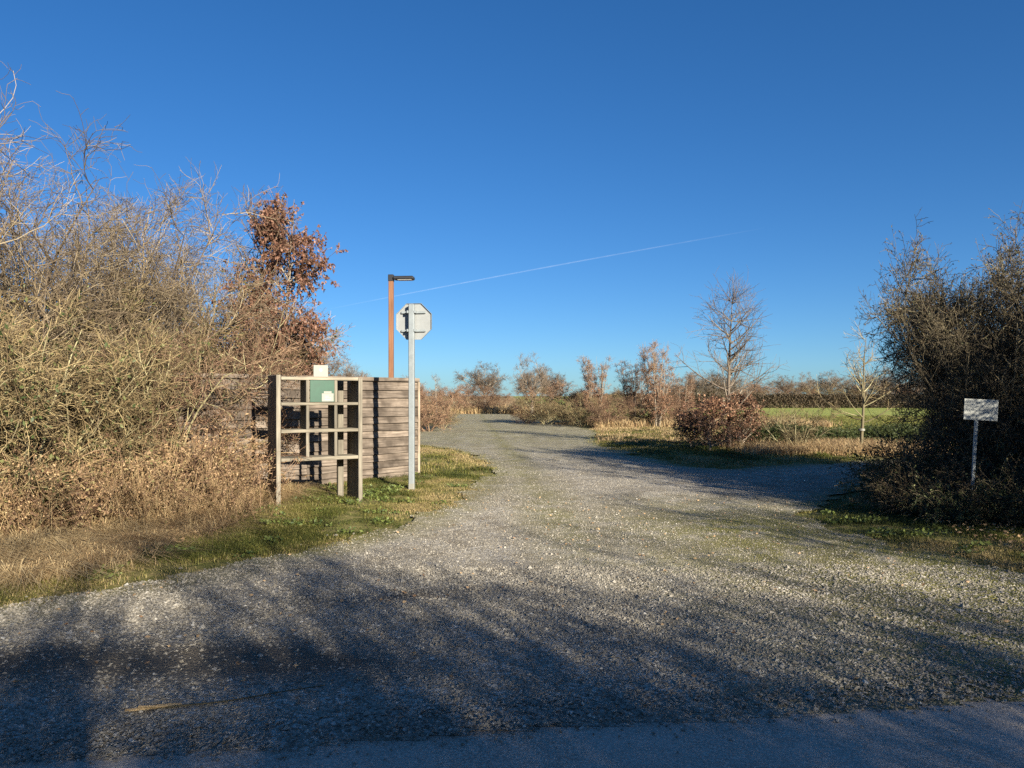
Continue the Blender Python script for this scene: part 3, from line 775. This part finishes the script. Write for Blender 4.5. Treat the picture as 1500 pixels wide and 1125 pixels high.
for a0 in (.1, FL * .33, FL * .66, FL - .06):
    s = Soup(); box(s, (a0 - .05, .03, -.2), (a0 + .05, .13, 1.87), float(rng.uniform()), .006); fix_normals(s.obj("post", M['postwood_z'], fence))
s = Soup(); box(s, (FL + .002, -.05, -.1), (FL + .05, .05, 1.873), .9, .005); fix_normals(s.obj("end_post", M['postwood_z'], fence))

# ------------------------------------------------------------------ wooden rack for notices
RA, RL, rrz = np.array([-3.27, 10.52]), 1.19, math.radians(30.2)
rack = empty("notice_rack", (RA[0], RA[1], hz(*RA) - .02), rrz); tag(rack, "open weathered timber rack with three rows of three square openings", "rack")
def part(name, lo, hi, mat, parent, bev=.005, tint=None):
    s = Soup(); box(s, lo, hi, float(rng.uniform()) if tint is None else tint, bev); return fix_normals(s.obj(name, mat, parent))
TOP = 1.86
part("post", (-.03, 0, -.15), (.03, .55, TOP), M['rackwood_z'], rack)
part("post", (RL - .03, 0, -.15), (RL + .03, .55, TOP - .035), M['rackwood_z'], rack)
rails = [(1.79, 1.835), (1.43, 1.47), (1.04, 1.085), (.635, .685)]
for z0, z1 in rails: part("rail", (.037, .004, z0), (RL - .032, .35, z1), M['rackwood_x'], rack)
for u in (.345, .69):
    for (z0, _), (_, z1) in zip(rails[:-1], rails[1:]):
        part("divider", (u * RL - .022 - .0, .007, z1 + .001), (u * RL + .022, .34, z0 - .001), M['rackwood_z'], rack)
part("rear_strut", (RL - .20, .46, -.15), (RL - .11, .53, 1.80), M['rackwood_z'], rack)


def rackpt(u, v, z):
    c_, s_ = math.cos(rrz), math.sin(rrz)
    return (RA[0] + c_ * u - s_ * v, RA[1] + s_ * u + c_ * v, z + hz(*RA) - .02)


np_ = empty("notice_sign", rackpt(.5175 * RL, -.012, 1.475), rrz); tag(np_, "green enamel notice panel filling the middle top opening of the rack", "notice panel")
w2 = .345 * RL / 2 - .038
part("panel", (-w2 - .01, 0, 0), (w2 + .01, .012, .315), M['green'], np_, .003)
part("frame_lip", (-w2 - .014, -.004, .315), (w2 + .014, .014, .321), M['black'], np_, .001)
part("paper", (-.01, -.006, .008), (w2 - .005, -.001, .125), M['white'], np_, 0)
part("paper", (.02, -.004, .127), (w2 - .035, -.001, .155), M['white'], np_, 0)
for i in range(3): part("faded_lines", (.03, -.0085, .03 + i * .026), (.03 + float(rng.uniform(.06, .11)), -.0065, .036 + i * .026), M['ink'], np_, 0)
cd = empty("card_notice", rackpt(.5 * RL, -.006, 1.837), rrz); tag(cd, "small square cream card standing on top of the rack above the green panel", "card")
part("card", (-.105, 0, 0), (.105, .01, .17), M['white'], cd, .002)
s = Soup(); a = np.linspace(0, 2 * math.pi, 13)[:-1]
V = np.concatenate([np.stack([np.cos(a) * .02, np.full(12, y_), np.sin(a) * .024 + .10], -1) for y_ in (-.0015, .002)])
s.add(V, [(i, (i + 1) % 12, 12 + (i + 1) % 12, 12 + i) for i in range(12)], [(0, i + 1, i) for i in range(1, 11)]); s.obj("emblem", M['ink'], cd)

# ------------------------------------------------------------------ stop sign seen from behind
SX, SY = G(603, 722)
st = empty("stop_sign", (SX, SY, hz(SX, SY)), math.radians(-7)); tag(st, "octagonal road sign seen from behind on a grey steel post", "road sign")
part("post", (-.045, -.045, -.2), (.045, .045, 3.07), M['galv'], st, .01)
part("post_sleeve", (-.0475, -.0475, -.05), (.0475, .0475, .12), M['white'], st, .01)
s = Soup(); cz = 2.79; cx_ = .02; R_ = .30 / math.cos(math.pi / 8)
a = np.arange(8) * math.pi / 4 + math.pi / 8
def octo(s, r, y0, y1, tint=.5):
    V = np.concatenate([np.stack([np.cos(a) * r + cx_, np.full(8, y_), np.sin(a) * r + cz], -1) for y_ in (y0, y1)])
    q = [(i, (i + 1) % 8, 8 + (i + 1) % 8, 8 + i) for i in range(8)]
    for b0 in (0, 8): q += [(b0, b0 + 1, b0 + 2, b0 + 3), (b0, b0 + 3, b0 + 4, b0 + 7), (b0 + 4, b0 + 5, b0 + 6, b0 + 7)]
    s.add(V, q, None, tint)
octo(s, R_, .085, .089); fix_normals(s.obj("plate", M['signback'], st))
s = Soup()                                                         # folded rim
V = np.concatenate([np.stack([np.cos(a) * r + cx_, np.full(8, y_), np.sin(a) * r + cz], -1) for r, y_ in ((R_ + .001, .060), (R_ + .001, .0895), (R_ - .003, .060), (R_ - .003, .0845))])
s.add(V, [(i, (i + 1) % 8, 8 + (i + 1) % 8, 8 + i) for i in range(8)] + [(16 + i, 16 + (i + 1) % 8, 24 + (i + 1) % 8, 24 + i) for i in range(8)] + [(i, (i + 1) % 8, 16 + (i + 1) % 8, 16 + i) for i in range(8)])
s.obj("rim", M['galv'], st)
s = Soup(); octo(s, R_ - .012, .0905, .092); fix_normals(s.obj("red_face", M['red'], st))
for zc in (2.94, 2.635):
    part("rail", (-.19, .047, zc - .018), (.22, .083, zc + .018), M['galv'], st, .004)
    for sx_ in (-.06, .06): part("clamp", (sx_ - .014, -.05, zc - .022), (sx_ + .014, .046, zc + .022), M['galv'], st, .004)

# ------------------------------------------------------------------ street lamp behind the fence
LX, LY = (573 - 750) * 16.2 / F, 16.2
lp = empty("street_lamp", (LX, LY, 0), math.radians(-4)); tag(lp, "rust-brown square lamp post with a flat black lamp head behind the fence", "street lamp")
part("post", (-.05, -.05, -.2), (.05, .05, 4.10), M['corten'], lp, .008)
part("lamp_arm", (-.058, -.058, 4.07), (.058, .058, 4.215), M['black'], lp, .008)
lh = part("lamp_head", (.06, -.11, 4.10), (.50, .11, 4.175), M['black'], lp, .02)
part("lens", (.16, -.09, 4.094), (.46, .09, 4.099), M['lens'], lh, 0)

# ------------------------------------------------------------------ white sign in the right thicket
WX, WY = (1422 - 750) * 9.35 / F, 9.35
ws = empty("small_sign", (WX, WY, hz(WX, WY)), math.radians(-14)); ws.rotation_euler = (0, .05, math.radians(-14)); tag(ws, "small white rectangular sign on a thin metal post before the right thicket", "sign")
part("post", (-.018, -.016, -.15), (.018, .016, 1.33), M['galv'], ws, .005)
part("panel", (-.15, -.024, 1.245), (.225, -.019, 1.505), M['signwhite'], ws, 0)
for zc in (1.29, 1.46): part("bolt", (-.010, -.030, zc - .01), (.010, -.0245, zc + .01), M['galv'], ws, .003)


# ------------------------------------------------------------------ grass, dead grass, stones, litter
def scatter(n, x0, x1, y0, y1, dens):
    x = rng.uniform(x0, x1, n); y = rng.uniform(y0, y1, n)
    m_ = rng.uniform(0, 1, n) < dens(x, y)
    x, y = x[m_], y[m_]
    return np.stack([x, y, height(x, y)], -1)


def blades(s, p, h, w, lean, tint, bend=.5):
    N = len(p); az = rng.uniform(0, 2 * math.pi, N); h = np.broadcast_to(h, (N,)) * rng.uniform(.5, 1.25, N)
    side = np.stack([np.cos(az), np.sin(az), np.zeros(N)], -1); fw = np.stack([-np.sin(az), np.cos(az), np.zeros(N)], -1)
    le = (lean * .35 + np.abs(rng.normal(0, lean, N)))[:, None]
    up = np.array([0, 0, 1.0]); hh = h[:, None]; ww = (np.broadcast_to(w, (N,)) * rng.uniform(.7, 1.2, N))[:, None]
    mid = p + (up * (1 - .15 * np.minimum(le, 1)) + fw * le * .5) * hh * .55
    tip = p + (up * np.maximum(1 - bend * le, .08) + fw * le * 1.2) * hh
    V = np.stack([p - side * ww * .5, p + side * ww * .5, mid + side * ww * .4, mid - side * ww * .4, tip], 1).reshape(-1, 3)
    i = np.arange(N)[:, None] * 5
    s.add(V, i + np.array([0, 1, 2, 3]), None, tint); s.T.append(i + np.array([3, 2, 4]) + s.n - len(V)); s.tt.append(tint)


road_ok = lambda x, y: y > road_edge(x) + .05
# short verge grass
s = Soup()
def d_verge(x, y):
    g = gravel_d(x, y)
    base = np.clip((g + .3) / .8, 0, 1) ** 1.5
    dryk = f_dry(x, y)
    return base * (1 - .6 * dryk) * np.clip(.1 + 2.6 * (fbm(x * 1.9, y * 1.9, 51) - .33), .03, 1)
for n_, r_, hh, ww in ((650000, (-6.5, 0.2, 5.0, 15.5), .036, .006), (520000, (3.4, 9.5, 5.6, 15.0), .036, .007), (160000, (0, 9, 16, 34), .09, .014), (60000, (-4, 0, 14.5, 24), .07, .012)):
    p = scatter(n_, *r_, d_verge)
    t_ = np.clip(fbm(p[:, 0] * .9, p[:, 1] * .9, 61) * 2.4 - .72 + rng.normal(0, .2, len(p)) + .15 * np.clip(1 - edge_dist(p[:, 0], p[:, 1]) / .6, 0, 1) - .22 * (p[:, 0] > 3) + .35 * f_dry(p[:, 0], p[:, 1]), 0, 1)
    blades(s, p, hh * (.5 + 2.2 * fbm(p[:, 0] * 2.5, p[:, 1] * 2.5, 71) ** 1.5), ww, .9, t_)
tag(s.obj("verge_grass", M['grass']), "short olive-green verge grass beside the gravel drive", "grass", kind="stuff")
# thin grass and moss pushing through the gravel
s = Soup()
p = scatter(750000, -4, 8, 4.0, 13, lambda x, y: (gravel_d(x, y) < 0) * f_moss(x, y) * np.clip((fbm(x * 1.6, y * 1.6, 81) - .38) * 3.6, 0, 1) * road_ok(x, y))
blades(s, p, .022, .005, 1.1, np.clip(.55 + rng.normal(0, .2, len(p)), 0, 1))
tag(s.obj("gravel_grass", M['grass']), "thin dry grass growing through the gravel", "grass", kind="stuff")
# dead grass
s = Soup()
def d_dead(x, y): return np.clip(f_dry(x, y) * 1.3, 0, 1) * (gravel_d(x, y) > .05)
p = scatter(210000, -8, -2.2, 6.2, 12.5, d_dead); blades(s, p, .20 * (.3 + fbm(p[:, 0] * 2.3, p[:, 1] * 2.3, 91) * 1.9), .006, 1.9, np.clip(rng.normal(0, .3, len(p)) + 1.4 * fbm(p[:, 0] * 1.3, p[:, 1] * 1.3, 92) - .12, 0, 1), .8)
p = scatter(50000, 5.5, 14, 19.4, 23, d_dead); blades(s, p, .34, .014, .7, rng.uniform(0, 1, len(p)))
p = scatter(26000, 14, 22, 20, 27, d_dead); blades(s, p, .45, .018, .6, rng.uniform(0, 1, len(p)))
p = scatter(50000, 2, 14, 24, 44, d_dead); blades(s, p, .14, .02, .7, rng.uniform(0, 1, len(p)))
p = scatter(22000, -12, 4, 66, 76, lambda x, y: .9 * (gravel_d(x, y) > .3)); blades(s, p, .75, .05, .5, rng.uniform(.3, 1, len(p)))
p = scatter(18000, 4, 16, 36, 44, lambda x, y: (fbm(x, y, 95) > .45) * .9); blades(s, p, .5, .03, .5, rng.uniform(0, 1, len(p)))
p = scatter(12000, -5.5, -3.4, 26, 40, lambda x, y: .8 * (gravel_d(x, y) > 0)); blades(s, p, .3, .02, .7, rng.uniform(0, 1, len(p)))
tag(s.obj("dry_grass", M['straw']), "straw-coloured dead grass along the banks", "dead grass", kind="stuff")
# field grass near edge
s = Soup(); p = scatter(110000, 6, 36, 27, 60, lambda x, y: f_field(x, y) * np.clip(1.4 - (y - 27) / 30, .2, 1)); blades(s, p, .10, .03, .9, np.clip(rng.normal(.42, .2, len(p)), 0, 1))
tag(s.obj("field_grass", M['grass']), "green pasture grass of the field beyond the right bank", "grass", kind="stuff")
# rank weeds on the bank
wd = []
for i, (px, Y, h_, w_) in enumerate([(1120, 23.5, .75, .9), (1145, 24.2, .7, .8), (1215, 24.0, .6, 1.0), (1290, 24.0, .7, 1.1), (1330, 23.5, .75, 1.1), (1180, 25.0, .6, 1.0)]):
    if i == 0:
        n_ = 900; stx = np.zeros((n_, 3)); stx[:, 0] = rng.normal(0, .5, n_); stx[:, 1] = rng.normal(0, .3, n_)
        P0 = polyline(stx, np.stack([rng.normal(0, .25, n_), rng.normal(0, .25, n_), np.ones(n_)], -1), rng.uniform(.25, .8, n_), 5, .1, (0, 0, -.2))
        a_, c_ = Soup(), Soup(); tubes(a_, P0, taper(n_, 5, .004, .002), 3); leaf_on(c_, P0, 9, .07, droop=-.2)
        nettle = finish("nettle_patch", [("stems", a_, M['weed']), ("leaves", c_, M['weed'])])
    place(nettle, (px - 750) * Y / F, Y, h_ * 1.25, i * 1.0, "dark green weed patch on the bank beyond the side track", "weeds", "weed patches on the bank", sx=1.5)
# loose stones of the drive
O8 = np.array([[1, 0, 0], [-1, 0, 0], [0, 1, 0], [0, -1, 0], [0, 0, 1], [0, 0, -1.0]])
T8 = np.array([[0, 2, 4], [2, 1, 4], [1, 3, 4], [3, 0, 4], [2, 0, 5], [1, 2, 5], [3, 1, 5], [0, 3, 5]])
s = Soup()
def stones(p, size):
    N = len(p)
    V = O8[None] * rng.uniform(.55, 1.25, (N, 6, 1)) * np.stack([np.ones(N), rng.uniform(.6, 1, N), rng.uniform(.4, .75, N)], -1)[:, None]
    V += rng.normal(0, .16, V.shape)
    az = rng.uniform(0, 6.28, N); ca, sa = np.cos(az)[:, None], np.sin(az)[:, None]
    V = np.stack([V[:, :, 0] * ca - V[:, :, 1] * sa, V[:, :, 0] * sa + V[:, :, 1] * ca, V[:, :, 2]], -1) * size[:, None, None]
    V += p[:, None] + np.array([0, 0, .016])[None, None]
    s.add(V.reshape(-1, 3), None, (np.arange(N)[:, None, None] * 6 + T8[None]).reshape(-1, 3), np.repeat(np.clip(rng.beta(2, 2.6, N) + (rng.uniform(0, 1, N) > .985) * .5, 0, 1), 8))
def d_st(x, y): return (gravel_d(x, y) < .02) * (y > road_edge(x) - .02) * np.clip(.35 + 1.5 * (fbm(x * 1.1, y * 1.1, 101) - .2), .15, 1) * (1 - .85 * f_mud(x, y)) * (1 - .35 * f_moss(x, y))
p = scatter(210000, -5.5, 6, 3.0, 7.0, d_st); stones(p, .0082 * rng.lognormal(0, .4, len(p)))
p = scatter(420000, -5.5, 9, 7.0, 26, lambda x, y: d_st(x, y) * np.clip(1.05 - (y - 7) / 17, 0, 1) ** 1.6); stones(p, .0075 * rng.lognormal(0, .33, len(p)))
p = scatter(420, -5, 6, 3.3, 9, lambda x, y: (gravel_d(x, y) < .3) & road_ok(x, y)); stones(p, .014 * rng.lognormal(0, .3, len(p)))
p = scatter(26000, -4, 5, 2.4, 5.0, lambda x, y: np.exp(-np.abs(y - road_edge(x)) / .07)); p[:, 2] = np.where(p[:, 1] < road_edge(p[:, 0]), -.018, p[:, 2] - .012); stones(p, .008 * rng.lognormal(0, .3, len(p)))
tag(s.obj("gravel", M['stone']), "loose grey and white gravel stones of the drive", "gravel", kind="stuff")
# small broad-leaved weeds in the verges
s = Soup()
for r_ in ((-6, 0, 6, 15), (3.6, 9, 6, 12)):
    p = scatter(60000, *r_, lambda x, y: (gravel_d(x, y) > .05) * np.clip((vnoise(x * 3.1, y * 3.1, 111) - .70) * 5, 0, 1)); p[:, 2] += rng.uniform(.005, .05, len(p))
    leaves(s, p, rng.normal(0, 1, (len(p), 3)) * [1, 1, .35] + [0, 0, .3], .045, .6)
tag(s.obj("verge_weeds", M['grassweed']), "small broad-leaved green weeds in the verges", "weeds", kind="stuff")
# leaf litter
s = Soup()
p = scatter(40000, -7, -3.3, 6.5, 12, lambda x, y: np.clip((edge_dist(x, y) - .5) * .8, 0, 1) * .7 * np.clip((-3.2 - x), 0, 1)); p[:, 2] += rng.uniform(.01, .06, len(p)); leaves(s, p, rng.normal(0, 1, (len(p), 3)) * [1, 1, .3], .045)
p = scatter(9000, 5, 9.5, 6.5, 11.5, lambda x, y: np.clip(edge_dist(x, y), 0, 1) * .7); p[:, 2] += rng.uniform(.01, .05, len(p)); leaves(s, p, rng.normal(0, 1, (len(p), 3)) * [1, 1, .3], .045)
p = scatter(2600, -5, 6, 4, 12, lambda x, y: (gravel_d(x, y) < 0) * .5); p[:, 2] += .03; leaves(s, p, rng.normal(0, 1, (len(p), 3)) * [1, 1, .2], .032)
tag(s.obj("leaf_litter", M['litter']), "brown leaf litter under the thickets", "leaf litter", kind="stuff")
# dry twig lying on the gravel
tx, ty = G(185, 1050)
P0 = polyline(np.array([[0, 0, .03]]), np.array([[1, .1, .0]]), np.array([.95]), 12, .05, (0, 0, 0)); P0[:, :, 2] = .028
P1 = polyline(np.tile([[.22, .03, .03]], (4, 1)), np.array([[-1, -.12, .03], [-1, -.22, .02], [-1, .02, .05], [-1, -.32, .03]]), np.array([.26, .24, .22, .2]), 5, .05, (0, 0, -.05))
tw = empty("dry_twig", (tx + .02, ty + .03, hz(tx, ty)), .16); s = Soup(); tubes(s, P0, taper(1, 12, .006, .003), 6, .2, .4); s.obj("stem", M['bark'], tw)
s = Soup(); tubes(s, P1, taper(4, 5, .005, .006), 5, .4, .8); s.obj("side_shoots", M['straw'], tw)
tag(tw, "dry forked twig lying on the shaded gravel near the road", "twig")

# ------------------------------------------------------------------ vapour trail
m, nt, b = new_mat("vapour"); nt.nodes.remove(b)
co = objco(nt); sepx = nd(nt, "ShaderNodeSeparateXYZ"); nt.links.new(co, sepx.inputs[0])
lw = nd(nt, "ShaderNodeLayerWeight", i_Blend=.5); inv = nd(nt, "ShaderNodeMath", operation='SUBTRACT'); inv.inputs[0].default_value = 1; nt.links.new(lw.outputs["Facing"], inv.inputs[1])
pw = nd(nt, "ShaderNodeMath", operation='POWER'); nt.links.new(inv.outputs[0], pw.inputs[0]); pw.inputs[1].default_value = 2.0
along = nd(nt, "ShaderNodeMapRange"); nt.links.new(sepx.outputs[0], along.inputs[0]); along.inputs[1].default_value = -15000; along.inputs[2].default_value = 15000
env = ramp(nt, [(0, (0, 0, 0)), (.25, (.04, .04, .04)), (.6, (.036, .036, .036)), (.8, (.022, .022, .022)), (1, (0, 0, 0))], along.outputs[0]).outputs[0]
nz = noise_tex(nt, co, .0011, 4); nr = ramp(nt, [(.3, (.45, .45, .45)), (.65, (1, 1, 1))], nz.outputs[0]).outputs[0]
m1 = nd(nt, "ShaderNodeMath", operation='MULTIPLY'); nt.links.new(env, m1.inputs[0]); nt.links.new(pw.outputs[0], m1.inputs[1])
m2 = nd(nt, "ShaderNodeMath", operation='MULTIPLY'); nt.links.new(m1.outputs[0], m2.inputs[0]); nt.links.new(nr, m2.inputs[1])
tr = nd(nt, "ShaderNodeBsdfTransparent"); df = nd(nt, "ShaderNodeBsdfDiffuse"); df.inputs[0].default_value = (.85, .87, .9, 1)
mx = nd(nt, "ShaderNodeMixShader"); nt.links.new(m2.outputs[0], mx.inputs[0]); nt.links.new(tr.outputs[0], mx.inputs[1]); nt.links.new(df.outputs[0], mx.inputs[2])
nt.links.new(mx.outputs[0], nt.nodes["Material Output"].inputs[0])
D1, D2 = 52000.0, 46000.0
def skyp(px, py, D): return np.array([(px - 750) * D / F, D, EYE + (HOR - py) * D / F])
A_, B_ = skyp(470, 455, D1), skyp(1120, 334, D2)
L_ = float(np.linalg.norm(B_ - A_)); n_ = 60
P = np.zeros((1, n_, 3)); P[0, :, 0] = np.linspace(-.5, .5, n_) * L_; P[0, :, 2] = 90 * np.sin(np.linspace(0, math.pi, n_))
s = Soup(); tubes(s, P, (36 + 20 * np.sin(np.linspace(.3, 2.6, n_)))[None], 16); ct = s.obj("vapour_trail", m, smooth=True)
from mathutils import Vector
ct.location = (A_ + B_) / 2; ct.rotation_euler = Vector(B_ - A_).to_track_quat('X', 'Z').to_euler()
tag(ct, "thin white vapour trail rising to the right across the blue sky", "vapour trail")

# ------------------------------------------------------------------ light, sky, camera
w = bpy.data.worlds.new("World"); sc.world = w; w.use_nodes = True; nt = w.node_tree
bg = nt.nodes["Background"]; sky = nt.nodes.new("ShaderNodeTexSky"); sky.sky_type = 'NISHITA'; sky.sun_disc = False
sky.sun_elevation = SUN_EL; sky.sun_rotation = SUN_AZ; sky.altitude = 60; sky.air_density = .75; sky.dust_density = 0.35; sky.ozone_density = 2.2
hs = nt.nodes.new("ShaderNodeHueSaturation"); hs.inputs["Saturation"].default_value = 1.25; hs.inputs["Value"].default_value = 1.0
nt.links.new(sky.outputs[0], hs.inputs["Color"]); gm = nt.nodes.new("ShaderNodeGamma"); gm.inputs[1].default_value = .85; nt.links.new(hs.outputs[0], gm.inputs[0])
nt.links.new(mix(nt, 1.0, gm.outputs[0], (.43, .665, .90), "MULTIPLY"), bg.inputs[0]); bg.inputs[1].default_value = .066
sl = bpy.data.lights.new("sun", 'SUN'); sl.energy = 5.0; sl.angle = math.radians(.53); sl.color = (1.0, .91, .75)
so = bpy.data.objects.new("sun", sl); C.objects.link(so)
sd = Vector((math.sin(SUN_AZ) * math.cos(SUN_EL), math.cos(SUN_AZ) * math.cos(SUN_EL), math.sin(SUN_EL)))
so.rotation_euler = sd.to_track_quat('Z', 'Y').to_euler(); so.location = sd * 30
cam = bpy.data.cameras.new("camera"); co_ = bpy.data.objects.new("camera", cam); C.objects.link(co_)
co_.location = (0, 0, EYE); co_.rotation_euler = (math.pi / 2, 0, 0)
cam.sensor_width = 36; cam.lens = 36 * F / 1500; cam.shift_y = (HOR - 562.5) / 1500; cam.clip_start = .05; cam.clip_end = 120000
sc.camera = co_
sc.view_settings.view_transform = 'Standard'; sc.view_settings.look = 'None'; sc.view_settings.exposure = 1.5; sc.view_settings.gamma = 1
sc.cycles.max_bounces = 5; sc.cycles.diffuse_bounces = 3; sc.cycles.transparent_max_bounces = 8
sc.cycles.use_denoising = False
